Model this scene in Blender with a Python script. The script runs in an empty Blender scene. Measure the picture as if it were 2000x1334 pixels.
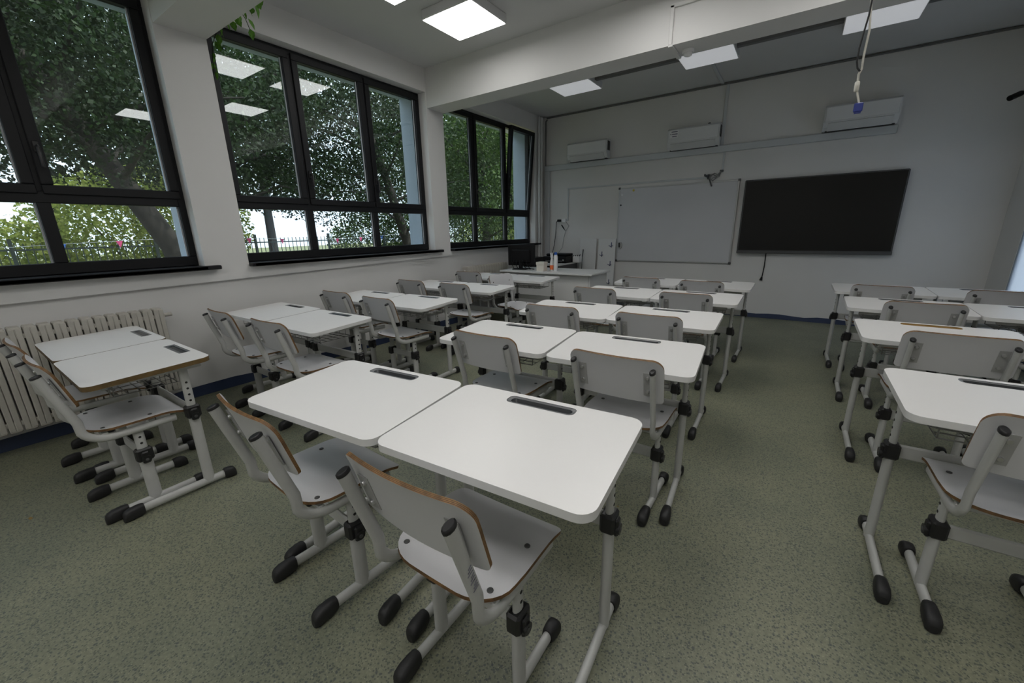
import bpy, math, random
import numpy as np
from mathutils import Matrix, Vector
random.seed(7)
sc = bpy.context.scene
col = sc.collection
pi, sin, cos = math.pi, math.sin, math.cos

# ------------------------------------------------------------------ camera
CAM_H = 1.379
cd = bpy.data.cameras.new('camera'); cam = bpy.data.objects.new('camera', cd); col.objects.link(cam)
cd.sensor_fit = 'HORIZONTAL'; cd.sensor_width = 36.0
cd.lens = 785.2 / 2000 * 36.0
cd.clip_start = 0.05; cd.clip_end = 300
RIGHT = (0.82482282, 0.56507987, -0.01876306)
UP = (-0.13573349, 0.23012162, 0.96364955)
FWD = (-0.54885675, 0.79229337, -0.26650983)
m = Matrix(((RIGHT[0], UP[0], -FWD[0], 0), (RIGHT[1], UP[1], -FWD[1], 0), (RIGHT[2], UP[2], -FWD[2], CAM_H), (0, 0, 0, 1)))
cam.matrix_world = m
sc.camera = cam

# ------------------------------------------------------------------ world, sun, exposure
SKY = 3.4
LAMP_ON = 8.3
LAMP_DIM = 0.32
SUN = 13.0
w = bpy.data.worlds.new('overcast_sky'); sc.world = w; w.use_nodes = True
nt = w.node_tree
bg = nt.nodes['Background']
bg.inputs['Color'].default_value = (0.84, 0.91, 1.0, 1)
bg.inputs['Strength'].default_value = SKY
sl = bpy.data.lights.new('sun', 'SUN'); sl.energy = SUN; sl.angle = 0.03; sl.color = (1.0, 0.93, 0.8)
so = bpy.data.objects.new('sun', sl); col.objects.link(so)
so.rotation_euler = Vector((-0.50, -0.25, -0.80)).to_track_quat('-Z', 'Y').to_euler()
sc.view_settings.view_transform = 'Standard'
sc.view_settings.look = 'None'
sc.view_settings.gamma = 1
sc.view_settings.use_curve_mapping = False
sc.view_settings.exposure = 0.0

# ------------------------------------------------------------------ materials
def new_mat(name):
    M = bpy.data.materials.new(name); M.use_nodes = True
    return M, M.node_tree, M.node_tree.nodes['Principled BSDF']

def mat(name, c, rough=0.5, metal=0.0, spec=0.5, var=0.0, scale=8.0, bump=0.0, bscale=60.0, coat=0.0):
    M, t, p = new_mat(name)
    p.inputs['Base Color'].default_value = (*c, 1)
    p.inputs['Roughness'].default_value = rough
    p.inputs['Metallic'].default_value = metal
    p.inputs['Specular IOR Level'].default_value = spec
    p.inputs['Coat Weight'].default_value = coat
    tc = t.nodes.new('ShaderNodeTexCoord')
    if var > 0:
        n = t.nodes.new('ShaderNodeTexNoise'); n.inputs['Scale'].default_value = scale; n.inputs['Detail'].default_value = 4
        r = t.nodes.new('ShaderNodeMapRange')
        r.inputs['From Min'].default_value = 0.3; r.inputs['From Max'].default_value = 0.7
        r.inputs['To Min'].default_value = 1 - var; r.inputs['To Max'].default_value = 1 + var * 0.3
        mx = t.nodes.new('ShaderNodeVectorMath'); mx.operation = 'SCALE'
        mx.inputs[0].default_value = c
        t.links.new(tc.outputs['Object'], n.inputs['Vector']); t.links.new(n.outputs['Fac'], r.inputs['Value'])
        t.links.new(r.outputs['Result'], mx.inputs['Scale']); t.links.new(mx.outputs['Vector'], p.inputs['Base Color'])
    if bump > 0:
        n2 = t.nodes.new('ShaderNodeTexNoise'); n2.inputs['Scale'].default_value = bscale
        b = t.nodes.new('ShaderNodeBump'); b.inputs['Strength'].default_value = bump; b.inputs['Distance'].default_value = 0.002
        t.links.new(tc.outputs['Object'], n2.inputs['Vector']); t.links.new(n2.outputs['Fac'], b.inputs['Height'])
        t.links.new(b.outputs['Normal'], p.inputs['Normal'])
    return M

def emit(name, c, s):
    M, t, p = new_mat(name)
    p.inputs['Base Color'].default_value = (0.8, 0.8, 0.8, 1)
    p.inputs['Emission Color'].default_value = (*c, 1)
    p.inputs['Emission Strength'].default_value = s
    return M

def floor_mat():
    M, t, p = new_mat('speckled_vinyl')
    tc = t.nodes.new('ShaderNodeTexCoord')
    base = t.nodes.new('ShaderNodeTexNoise'); base.inputs['Scale'].default_value = 2.0; base.inputs['Detail'].default_value = 5
    cr = t.nodes.new('ShaderNodeValToRGB')
    cr.color_ramp.elements[0].position = 0.35; cr.color_ramp.elements[0].color = (0.172, 0.184, 0.130, 1)
    cr.color_ramp.elements[1].position = 0.65; cr.color_ramp.elements[1].color = (0.222, 0.226, 0.156, 1)
    fine = t.nodes.new('ShaderNodeTexNoise'); fine.inputs['Scale'].default_value = 75; fine.inputs['Detail'].default_value = 3
    fr = t.nodes.new('ShaderNodeMapRange'); fr.inputs['From Min'].default_value = 0.3; fr.inputs['From Max'].default_value = 0.7
    fr.inputs['To Min'].default_value = 0.84; fr.inputs['To Max'].default_value = 1.14
    mul = t.nodes.new('ShaderNodeVectorMath'); mul.operation = 'SCALE'
    L = t.links.new
    L(tc.outputs['Object'], base.inputs['Vector']); L(base.outputs['Fac'], cr.inputs['Fac'])
    L(tc.outputs['Object'], fine.inputs['Vector']); L(fine.outputs['Fac'], fr.inputs['Value'])
    L(cr.outputs['Color'], mul.inputs[0]); L(fr.outputs['Result'], mul.inputs['Scale'])
    last = mul.outputs['Vector']
    for sc_, th, c in ((110, 0.26, (0.04, 0.05, 0.05)), (100, 0.15, (0.34, 0.34, 0.24)), (55, 0.19, (0.045, 0.058, 0.068))):
        v = t.nodes.new('ShaderNodeTexVoronoi'); v.inputs['Scale'].default_value = sc_
        off = t.nodes.new('ShaderNodeVectorMath'); off.operation = 'ADD'; off.inputs[1].default_value = (sc_, sc_ * 0.3, 0)
        r = t.nodes.new('ShaderNodeMapRange'); r.inputs['From Min'].default_value = th; r.inputs['From Max'].default_value = th * 1.5
        r.inputs['To Min'].default_value = 0.65; r.inputs['To Max'].default_value = 0.0
        mx = t.nodes.new('ShaderNodeMix'); mx.data_type = 'RGBA'
        mx.inputs['B'].default_value = (*c, 1)
        L(tc.outputs['Object'], off.inputs[0]); L(off.outputs['Vector'], v.inputs['Vector'])
        L(v.outputs['Distance'], r.inputs['Value']); L(r.outputs['Result'], mx.inputs['Factor'])
        L(last, mx.inputs['A']); last = mx.outputs['Result']
    L(last, p.inputs['Base Color'])
    p.inputs['Roughness'].default_value = 0.48
    return M

def ply_mat():
    M, t, p = new_mat('plywood_edge')
    tc = t.nodes.new('ShaderNodeTexCoord')
    n = t.nodes.new('ShaderNodeTexNoise'); n.inputs['Scale'].default_value = 40
    cr = t.nodes.new('ShaderNodeValToRGB')
    cr.color_ramp.elements[0].position = 0.35; cr.color_ramp.elements[0].color = (0.13, 0.072, 0.026, 1)
    cr.color_ramp.elements[1].position = 0.65; cr.color_ramp.elements[1].color = (0.29, 0.158, 0.056, 1)
    t.links.new(tc.outputs['Object'], n.inputs['Vector']); t.links.new(n.outputs['Fac'], cr.inputs['Fac'])
    t.links.new(cr.outputs['Color'], p.inputs['Base Color']); p.inputs['Roughness'].default_value = 0.6
    return M

def glass_mat(name, tint=(0.69, 0.745, 0.765)):
    M = bpy.data.materials.new(name); M.use_nodes = True
    t = M.node_tree; t.nodes.clear()
    o = t.nodes.new('ShaderNodeOutputMaterial'); mx = t.nodes.new('ShaderNodeMixShader')
    tr = t.nodes.new('ShaderNodeBsdfTransparent'); tr.inputs['Color'].default_value = (*tint, 1)
    gl = t.nodes.new('ShaderNodeBsdfGlossy'); gl.inputs['Roughness'].default_value = 0.0
    lw = t.nodes.new('ShaderNodeLayerWeight'); lw.inputs['Blend'].default_value = 0.5     # Schlick reflectance
    pw = t.nodes.new('ShaderNodeMath'); pw.operation = 'POWER'; pw.inputs[1].default_value = 5.0
    ma = t.nodes.new('ShaderNodeMath'); ma.operation = 'MULTIPLY_ADD'; ma.inputs[1].default_value = 0.945; ma.inputs[2].default_value = 0.055
    t.links.new(lw.outputs['Facing'], pw.inputs[0]); t.links.new(pw.outputs['Value'], ma.inputs[0])
    t.links.new(ma.outputs['Value'], mx.inputs['Fac']); t.links.new(tr.outputs['BSDF'], mx.inputs[1])
    t.links.new(gl.outputs['BSDF'], mx.inputs[2]); t.links.new(mx.outputs['Shader'], o.inputs['Surface'])
    return M

def leaf_mat(name, c1, c2):
    M, t, p = new_mat(name)
    oi = t.nodes.new('ShaderNodeTexCoord'); n = t.nodes.new('ShaderNodeTexNoise'); n.inputs['Scale'].default_value = 3
    cr = t.nodes.new('ShaderNodeValToRGB')
    cr.color_ramp.elements[0].position = 0.35; cr.color_ramp.elements[0].color = (*c1, 1)
    cr.color_ramp.elements[1].position = 0.65; cr.color_ramp.elements[1].color = (*c2, 1)
    t.links.new(oi.outputs['Object'], n.inputs['Vector']); t.links.new(n.outputs['Fac'], cr.inputs['Fac'])
    t.links.new(cr.outputs['Color'], p.inputs['Base Color'])
    p.inputs['Roughness'].default_value = 0.55; p.inputs['Specular IOR Level'].default_value = 0.25
    tl = t.nodes.new('ShaderNodeBsdfTranslucent'); mx = t.nodes.new('ShaderNodeMixShader'); mx.inputs['Fac'].default_value = 0.35
    t.links.new(cr.outputs['Color'], tl.inputs['Color'])
    o = t.nodes['Material Output']
    t.links.new(p.outputs['BSDF'], mx.inputs[1]); t.links.new(tl.outputs['BSDF'], mx.inputs[2]); t.links.new(mx.outputs['Shader'], o.inputs['Surface'])
    return M

def frosted_mat():
    M = bpy.data.materials.new('frosted_glass'); M.use_nodes = True
    t = M.node_tree; t.nodes.clear()
    o = t.nodes.new('ShaderNodeOutputMaterial'); mx = t.nodes.new('ShaderNodeMixShader'); mx.inputs['Fac'].default_value = 0.35
    tr = t.nodes.new('ShaderNodeBsdfTranslucent'); tr.inputs['Color'].default_value = (0.43, 0.475, 0.53, 1)
    d = t.nodes.new('ShaderNodeBsdfDiffuse'); d.inputs['Color'].default_value = (0.6, 0.65, 0.7, 1)
    t.links.new(tr.outputs['BSDF'], mx.inputs[1]); t.links.new(d.outputs['BSDF'], mx.inputs[2]); t.links.new(mx.outputs['Shader'], o.inputs['Surface'])
    return M

WALL = mat('white_wall_paint', (0.66, 0.655, 0.645), 0.7, var=0.05, scale=1.3, bump=0.08, bscale=90)
WALLF = mat('front_wall_paint', (0.665, 0.655, 0.635), 0.7, var=0.05, scale=1.1, bump=0.06, bscale=90)
CEIL = mat('ceiling_paint', (0.60, 0.60, 0.60), 0.8, var=0.04, scale=0.9)
FLOOR = floor_mat()
BLUE = mat('blue_vinyl_skirting', (0.028, 0.045, 0.10), 0.45, var=0.2, scale=5)
BLACKF = mat('anthracite_window_frame', (0.006, 0.0065, 0.008), 0.5, spec=0.3, var=0.1, scale=12)
SILLM = mat('anthracite_sill', (0.010, 0.010, 0.012), 0.45, spec=0.3, var=0.1, scale=10)
GLASS = glass_mat('window_glass')
SEALM = mat('grey_gasket', (0.45, 0.47, 0.5), 0.3)
TOPW = mat('white_laminate', (0.80, 0.795, 0.785), 0.33, var=0.02, scale=3)
TOPE = mat('white_edge_banding', (0.70, 0.70, 0.69), 0.4, var=0.05, scale=20)
PLY = ply_mat()
PLYD = mat('plywood_dark_layer', (0.085, 0.04, 0.016), 0.65, var=0.3, scale=40)
PLYT = mat('worn_brown_edge', (0.15, 0.095, 0.032), 0.6, var=0.35, scale=25)
LAM = mat('pale_grey_laminate', (0.60, 0.60, 0.615), 0.36, var=0.03, scale=6)
STEEL = mat('grey_painted_steel', (0.475, 0.48, 0.465), 0.42, var=0.05, scale=15)
RUB = mat('black_rubber', (0.013, 0.013, 0.014), 0.55, bump=0.1, bscale=200)
CLAMP = mat('black_plastic', (0.012, 0.012, 0.013), 0.4)
CHROME = mat('zinc_bolt', (0.62, 0.62, 0.62), 0.3, metal=1.0)
PLATE = mat('zinc_plate', (0.45, 0.45, 0.45), 0.45, metal=0.35)
TRAYM = mat('dark_grey_tray', (0.035, 0.038, 0.042), 0.25)
TRIM = mat('grey_tray_rim', (0.13, 0.135, 0.14), 0.3)
HOLEM = mat('dark_hole', (0.01, 0.01, 0.01), 0.8)
WIRE = mat('grey_wire', (0.28, 0.28, 0.27), 0.4, metal=0.3)
RADM = mat('cream_radiator_enamel', (0.52, 0.50, 0.45), 0.45, var=0.16, scale=9)
RADD = mat('dark_bracket_grey', (0.10, 0.095, 0.085), 0.7)  # even dark tone of the radiator brackets
PIPEM = mat('white_pipe_paint', (0.62, 0.62, 0.61), 0.45)
TRUNK = mat('pvc_trunking', (0.52, 0.54, 0.55), 0.5)
ACW = mat('white_ac_plastic', (0.64, 0.645, 0.645), 0.4)
ACG = mat('ac_louver_grey', (0.58, 0.585, 0.585), 0.45)
DARK = mat('dark_slot_and_shade', (0.015, 0.015, 0.016), 0.5)
SCREEN = mat('black_screen_glass', (0.011, 0.011, 0.010), 0.2, spec=0.26)
DUCTG = mat('grey_cable_duct', (0.15, 0.15, 0.15), 0.6)
BEZEL = mat('dark_grey_bezel', (0.065, 0.066, 0.066), 0.45)
WBRD = mat('whiteboard_enamel', (0.56, 0.565, 0.58), 0.25, var=0.05, scale=1.5)
ALU = mat('aluminium_trim', (0.45, 0.45, 0.44), 0.4, metal=0.6)
CABW = mat('white_cabinet_board', (0.68, 0.68, 0.67), 0.4)
BLK = mat('black_electronics', (0.005, 0.005, 0.0055), 0.55, spec=0.25)
CREAM = mat('cream_box_card', (0.68, 0.65, 0.58), 0.6)
WPLA = mat('white_plastic', (0.75, 0.75, 0.75), 0.35)
ORNG = mat('orange_label', (0.72, 0.16, 0.05), 0.5)
BLUP = mat('blue_plastic', (0.02, 0.10, 0.42), 0.4)
NAVY = mat('navy_plug', (0.012, 0.03, 0.22), 0.4)
HOOKM = mat('blue_grey_hook', (0.10, 0.11, 0.20), 0.4)
CABLEW = mat('off_white_cable', (0.58, 0.56, 0.50), 0.5)
LAMPF = mat('lamp_white_frame', (0.6, 0.6, 0.6), 0.4)
LON = emit('lit_diffuser', (1.0, 0.985, 0.96), LAMP_ON)
LDIM = emit('dim_diffuser', (0.93, 0.95, 1.0), LAMP_DIM)
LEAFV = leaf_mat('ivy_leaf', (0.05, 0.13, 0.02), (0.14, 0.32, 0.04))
LEAFD = leaf_mat('shaded_tree_leaf', (0.006, 0.013, 0.004), (0.021, 0.043, 0.010))  # shade of the backlit canopy put into this very dark leaf colour
LEAFL = leaf_mat('sunlit_shrub_leaf', (0.20, 0.28, 0.045), (0.46, 0.50, 0.13))  # sunlight put into the colour: raised so the shrubs look sunlit
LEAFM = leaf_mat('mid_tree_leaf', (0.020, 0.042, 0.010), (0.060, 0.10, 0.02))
BARK = mat('bark', (0.026, 0.021, 0.017), 0.9, var=0.3, scale=6, bump=0.5, bscale=20)
SOIL = mat('soil_and_grass', (0.14, 0.15, 0.06), 0.9, var=0.4, scale=1.5)
ASPH = mat('pale_paving', (0.42, 0.41, 0.39), 0.9, var=0.15, scale=2)
EXT = mat('exterior_render', (0.40, 0.45, 0.51), 0.8)
FENCEM = mat('dark_green_fence_paint', (0.03, 0.045, 0.04), 0.5)
YEL = mat('yellow_magnet', (0.55, 0.45, 0.04), 0.5)
PINK = mat('pink_pennant', (0.75, 0.08, 0.25), 0.7)
PBLU = mat('blue_pennant', (0.06, 0.18, 0.6), 0.7)
FROST = frosted_mat()
BROWNT = mat('bare_wood_slot', (0.26, 0.145, 0.03), 0.6, var=0.2, scale=30)
DIRT = mat('ochre_crumb', (0.30, 0.20, 0.07), 0.8)
INK = mat('label_ink', (0.10, 0.10, 0.14), 0.6)

# ------------------------------------------------------------------ mesh helpers
class MB:
    def __init__(s): s.v = []; s.f = []; s.mi = []; s.sm = []
    def add(s, vs, fs, mi=0, smooth=False):
        o = len(s.v); s.v += [tuple(v) for v in vs]
        for f in fs:
            s.f.append(tuple(o + i for i in f)); s.mi.append(mi); s.sm.append(smooth)
        return s
    def box(s, x0, x1, y0, y1, z0, z1, mi=0, bev=0.0):
        if bev <= 0:
            vs = [(x, y, z) for z in (z0, z1) for y in (y0, y1) for x in (x0, x1)]
            s.add(vs, [(0, 2, 3, 1), (4, 5, 7, 6), (0, 1, 5, 4), (2, 6, 7, 3), (0, 4, 6, 2), (1, 3, 7, 5)], mi)
            return s
        b = min(bev, (x1 - x0) * .45, (y1 - y0) * .45, (z1 - z0) * .45)
        X = (x0, x1); Y = (y0, y1); Z = (z0, z1); vs = []; idx = {}
        for i in (0, 1):
            for j in (0, 1):
                for k in (0, 1):
                    p = (X[i], Y[j], Z[k]); sg = (1 - 2 * i, 1 - 2 * j, 1 - 2 * k)
                    for a in range(3):
                        q = [p[n] + (0 if n == a else sg[n] * b) for n in range(3)]
                        idx[(i, j, k, a)] = len(vs); vs.append(tuple(q))
        fs = []
        for a in range(3):
            for e in (0, 1):
                o = [n for n in range(3) if n != a]
                ring = []
                for (u, w_) in ((0, 0), (1, 0), (1, 1), (0, 1)):
                    k = [0, 0, 0]; k[a] = e; k[o[0]] = u; k[o[1]] = w_; ring.append(idx[(*k, a)])
                c = Vector((X[e] if a == 0 else 0, Y[e] if a == 1 else 0, Z[e] if a == 2 else 0))
                fs.append((ring, a, e))
        out = []
        cen = Vector(((x0 + x1) / 2, (y0 + y1) / 2, (z0 + z1) / 2))
        def orient(r):
            P = [Vector(vs[i]) for i in r]; n = (P[1] - P[0]).cross(P[2] - P[0])
            c = sum(P, Vector()) / len(P)
            return tuple(r) if n.dot(c - cen) > 0 else tuple(reversed(r))
        for r, a, e in fs: out.append(orient(r))
        for a in range(3):      # edge chamfers along axis a
            o = [n for n in range(3) if n != a]
            for u in (0, 1):
                for w_ in (0, 1):
                    k0 = [0, 0, 0]; k0[a] = 0; k0[o[0]] = u; k0[o[1]] = w_
                    k1 = list(k0); k1[a] = 1
                    out.append(orient([idx[(*k0, o[0])], idx[(*k1, o[0])], idx[(*k1, o[1])], idx[(*k0, o[1])]]))
        for i in (0, 1):
            for j in (0, 1):
                for k in (0, 1):
                    out.append(orient([idx[(i, j, k, 0)], idx[(i, j, k, 1)], idx[(i, j, k, 2)]]))
        s.add(vs, out, mi); return s
    def tube(s, pts, rx, ry=None, n=10, mi=0, side=(1, 0, 0), caps=True):
        """sweep an oval (rx across side, ry across the other axis); rx, ry may be lists"""
        pts = [Vector(p) for p in pts]; ry = rx if ry is None else ry; N = len(pts)
        RX = rx if isinstance(rx, (list, tuple)) else [rx] * N
        RY = ry if isinstance(ry, (list, tuple)) else [ry] * N
        vs = []; side = Vector(side)
        for i, p in enumerate(pts):
            a = (pts[i] - pts[i - 1]).normalized() if i > 0 else None
            b = (pts[i + 1] - pts[i]).normalized() if i < N - 1 else None
            t = (a + b).normalized() if a and b else (a or b)
            u = side - t * side.dot(t)
            if u.length < 1e-4: u = Vector((0, 1, 0)) - t * t.y
            u.normalize(); v = t.cross(u)
            for k in range(n):
                an = 2 * pi * k / n
                vs.append(p + u * cos(an) * RX[i] + v * sin(an) * RY[i])
        fs = []
        for i in range(N - 1):
            for k in range(n):
                k2 = (k + 1) % n
                fs.append((i * n + k, i * n + k2, (i + 1) * n + k2, (i + 1) * n + k))
        s.add(vs, fs, mi, True)
        if caps:
            s.add(vs[:n], [tuple(reversed(range(n)))], mi); s.add(vs[-n:], [tuple(range(n))], mi)
        return s
    def lathe(s, prof, c=(0, 0, 0), n=16, mi=0):
        vs = []; fs = []
        for r, z in prof:
            for k in range(n): vs.append((c[0] + r * cos(2 * pi * k / n), c[1] + r * sin(2 * pi * k / n), c[2] + z))
        for i in range(len(prof) - 1):
            for k in range(n):
                k2 = (k + 1) % n; fs.append((i * n + k, i * n + k2, (i + 1) * n + k2, (i + 1) * n + k))
        s.add(vs, fs, mi, True)
        s.add(vs[:n], [tuple(reversed(range(n)))], mi); s.add(vs[-n:], [tuple(range(n))], mi); return s
    def disc(s, c, axis, r, h, n=10, mi=0):
        a = Vector(axis).normalized(); c = Vector(c)
        return s.tube([c, c + a * h * 0.7, c + a * h], [r, r, r * 0.8], None, n, mi, side=(0, 1, 0) if abs(a.x) > .5 else (1, 0, 0))
    def mesh(s, name, mats):
        me = bpy.data.meshes.new(name); me.from_pydata(s.v, [], s.f); 
        for M in (mats if isinstance(mats, (list, tuple)) else [mats]): me.materials.append(M)
        me.polygons.foreach_set('material_index', s.mi); me.polygons.foreach_set('use_smooth', s.sm)
        me.update(); return me
    def build(s, name, mats, parent=None, loc=None, rz=0.0):
        o = bpy.data.objects.new(name, s.mesh(name, mats)); col.objects.link(o)
        if parent: o.parent = parent
        if loc: o.location = loc
        if rz: o.rotation_euler = (0, 0, rz)
        return o

def tag(o, label=None, cat=None, group=None, kind=None):
    if label: o['label'] = label
    if cat: o['category'] = cat
    if group: o['group'] = group
    if kind: o['kind'] = kind
    return o
def thing(name, loc, rz=0.0, label=None, cat=None, group=None, kind=None):
    o = bpy.data.objects.new(name, None); col.objects.link(o); o.empty_display_size = 0.1
    o.location = loc; o.rotation_euler = (0, 0, rz)
    return tag(o, label, cat, group, kind)
def copy_tree(o, parent=None):
    c = o.copy(); col.objects.link(c)
    if parent: c.parent = parent
    for ch in o.children: copy_tree(ch, c)
    return c
def struct(name, mb, mats):
    o = mb.build(name, mats); o['kind'] = 'structure'; return o

def rrect(x0, x1, y0, y1, r, n=5):
    out = []
    for cx, cy, a0 in ((x1 - r, y0 + r, -pi / 2), (x1 - r, y1 - r, 0), (x0 + r, y1 - r, pi / 2), (x0 + r, y0 + r, pi)):
        for k in range(n + 1):
            a = a0 + pi / 2 * k / n; out.append((cx + r * cos(a), cy + r * sin(a)))
    return out

def sheet(mb, rows, pos, th, mi_face=0, mi_edge=1, nx=10):
    """rows: list of (v, halfwidth); pos(x, v) -> Vector mid-surface; closed slab of thickness th"""
    P = []; ny = len(rows)
    for v, hw in rows:
        P.append([pos(hw * (2 * i / nx - 1), v) for i in range(nx + 1)])
    def nrm(j, i):
        a = P[j][min(i + 1, nx)] - P[j][max(i - 1, 0)]; b = P[min(j + 1, ny - 1)][i] - P[max(j - 1, 0)][i]
        n = a.cross(b); return n.normalized() if n.length > 1e-9 else Vector((0, 0, 1))
    T = [[P[j][i] + nrm(j, i) * th / 2 for i in range(nx + 1)] for j in range(ny)]
    B = [[P[j][i] - nrm(j, i) * th / 2 for i in range(nx + 1)] for j in range(ny)]
    q = lambda j, i: j * (nx + 1) + i
    fs = [(q(j, i), q(j, i + 1), q(j + 1, i + 1), q(j + 1, i)) for j in range(ny - 1) for i in range(nx)]
    mb.add([p for r in T for p in r], fs, mi_face, True)
    mb.add([p for r in B for p in r], [tuple(reversed(f)) for f in fs], mi_face, True)
    loop = [(0, i) for i in range(nx + 1)] + [(j, nx) for j in range(1, ny)] + [(ny - 1, i) for i in range(nx - 1, -1, -1)] + [(j, 0) for j in range(ny - 2, 0, -1)]
    n = len(loop)
    NL = 7      # plywood layers
    for l in range(NL):
        a, b = l / NL, (l + 1) / NL
        mb.add([T[j][i].lerp(B[j][i], a) for j, i in loop] + [T[j][i].lerp(B[j][i], b) for j, i in loop], [(k, k + n, (k + 1) % n + n, (k + 1) % n) for k in range(n)], mi_edge + l % 2, True)

# ------------------------------------------------------------------ room dimensions (metres; camera stands over the origin)
XU = -4.187       # inner face of upper window wall
XL = -4.222       # lower wall face under the ledge
XF = -4.312       # plane of the window frames (inner)
YF = 7.213; YB = -4.3; XR = 1.95; ZC = 3.377
ZS = 1.135; ZH = 3.11
WIN = [(-1.05, 1.405), (1.755, 4.19), (4.50, 6.91)]   # openings along y
XO = -4.62       # outer face of the wall

fl = MB(); fl.box(XL - .1, XR + .1, YB - .1, YF + .1, -.1, 0); struct('floor', fl, FLOOR)
ce = MB(); ce.box(XO, XR + .1, YB - .1, YF + .1, ZC, ZC + .12); struct('ceiling', ce, CEIL)

wl = MB()
edges = [YB] + [e for a in WIN for e in a] + [YF]
for i in range(0, len(edges), 2):
    wl.box(XO, XU, edges[i], edges[i + 1], ZS - 0.035, ZC)      # pillars
for a, b in WIN:
    wl.box(XO, XU, a, b, ZH, ZC)                        # wall over the windows
# strip below the sills with a slightly sloping lower edge, over the set-back lower wall
za, zb = 0.93, 1.075
vs = [(x, y, z) for y, zz in ((YB, za), (0.24, 0.976), (YF, zb)) for x in (XO, XU) for z in (zz, ZS - .035)]
wl.add(vs, [(2, 6, 7, 3), (6, 10, 11, 7), (0, 4, 6, 2), (4, 8, 10, 6), (1, 3, 7, 5), (5, 7, 11, 9), (0, 1, 5, 4), (4, 5, 9, 8)])
wl.box(XO, XL, YB, YF, -.1, 1.095)
struct('wall_left', wl, WALL)
wf = MB(); wf.box(XO, XR + .3, YF, YF + .2, -.1, ZC + .1); struct('wall_front', wf, WALLF)
wb = MB(); wb.box(XO, XR + .3, YB - .2, YB, -.1, ZC + .1); struct('wall_back', wb, WALL)
RW = (5.0, 6.64, 0.35, 2.35)
wr = MB()
wr.box(XR, XR + .25, YB, RW[0], -.1, ZC + .1); wr.box(XR, XR + .25, RW[1], YF, -.1, ZC + .1)
wr.box(XR, XR + .25, RW[0], RW[1], -.1, RW[2]); wr.box(XR, XR + .25, RW[0], RW[1], RW[3], ZC + .1)
struct('wall_right', wr, WALL)

for k, (y0, y1) in enumerate(((1.41, 1.755), (4.205, 4.515), (-1.4, -1.05))):
    b = MB(); b.box(XU - .05, XR, y0, y1, 2.925, ZC + .02); struct('trim_%d' % (k + 1), b, WALL)

# skirting: wavy top edge
def skirt(name, p0, p1, nrm, h):
    mb = MB(); n = 40; top = []
    A = Vector(p0); B = Vector(p1); nv = Vector(nrm)
    hs = [h + 0.010 * sin(i * 1.7) + random.uniform(-.004, .004) for i in range(n + 1)]
    vs = []
    for i in range(n + 1):
        p = A.lerp(B, i / n)
        vs += [p + nv * .012, p + nv * .006 + Vector((0, 0, hs[i])), p + Vector((0, 0, hs[i])) - nv * .01]
    fs = []
    for i in range(n):
        for k in range(2):
            f = (i * 3 + k, i * 3 + 3 + k, i * 3 + 4 + k, i * 3 + 1 + k); fs.append(f)
    mb.add(vs, fs); struct(name, mb, BLUE)
skirt('baseboard_left', (XL, YB, 0), (XL, YF, 0), (1, 0, 0), 0.085)
skirt('baseboard_front', (XL, YF, 0), (XR, YF, 0), (0, -1, 0), 0.065)
skirt('baseboard_right', (XR, YF, 0), (XR, YB, 0), (-1, 0, 0), 0.07)

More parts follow.
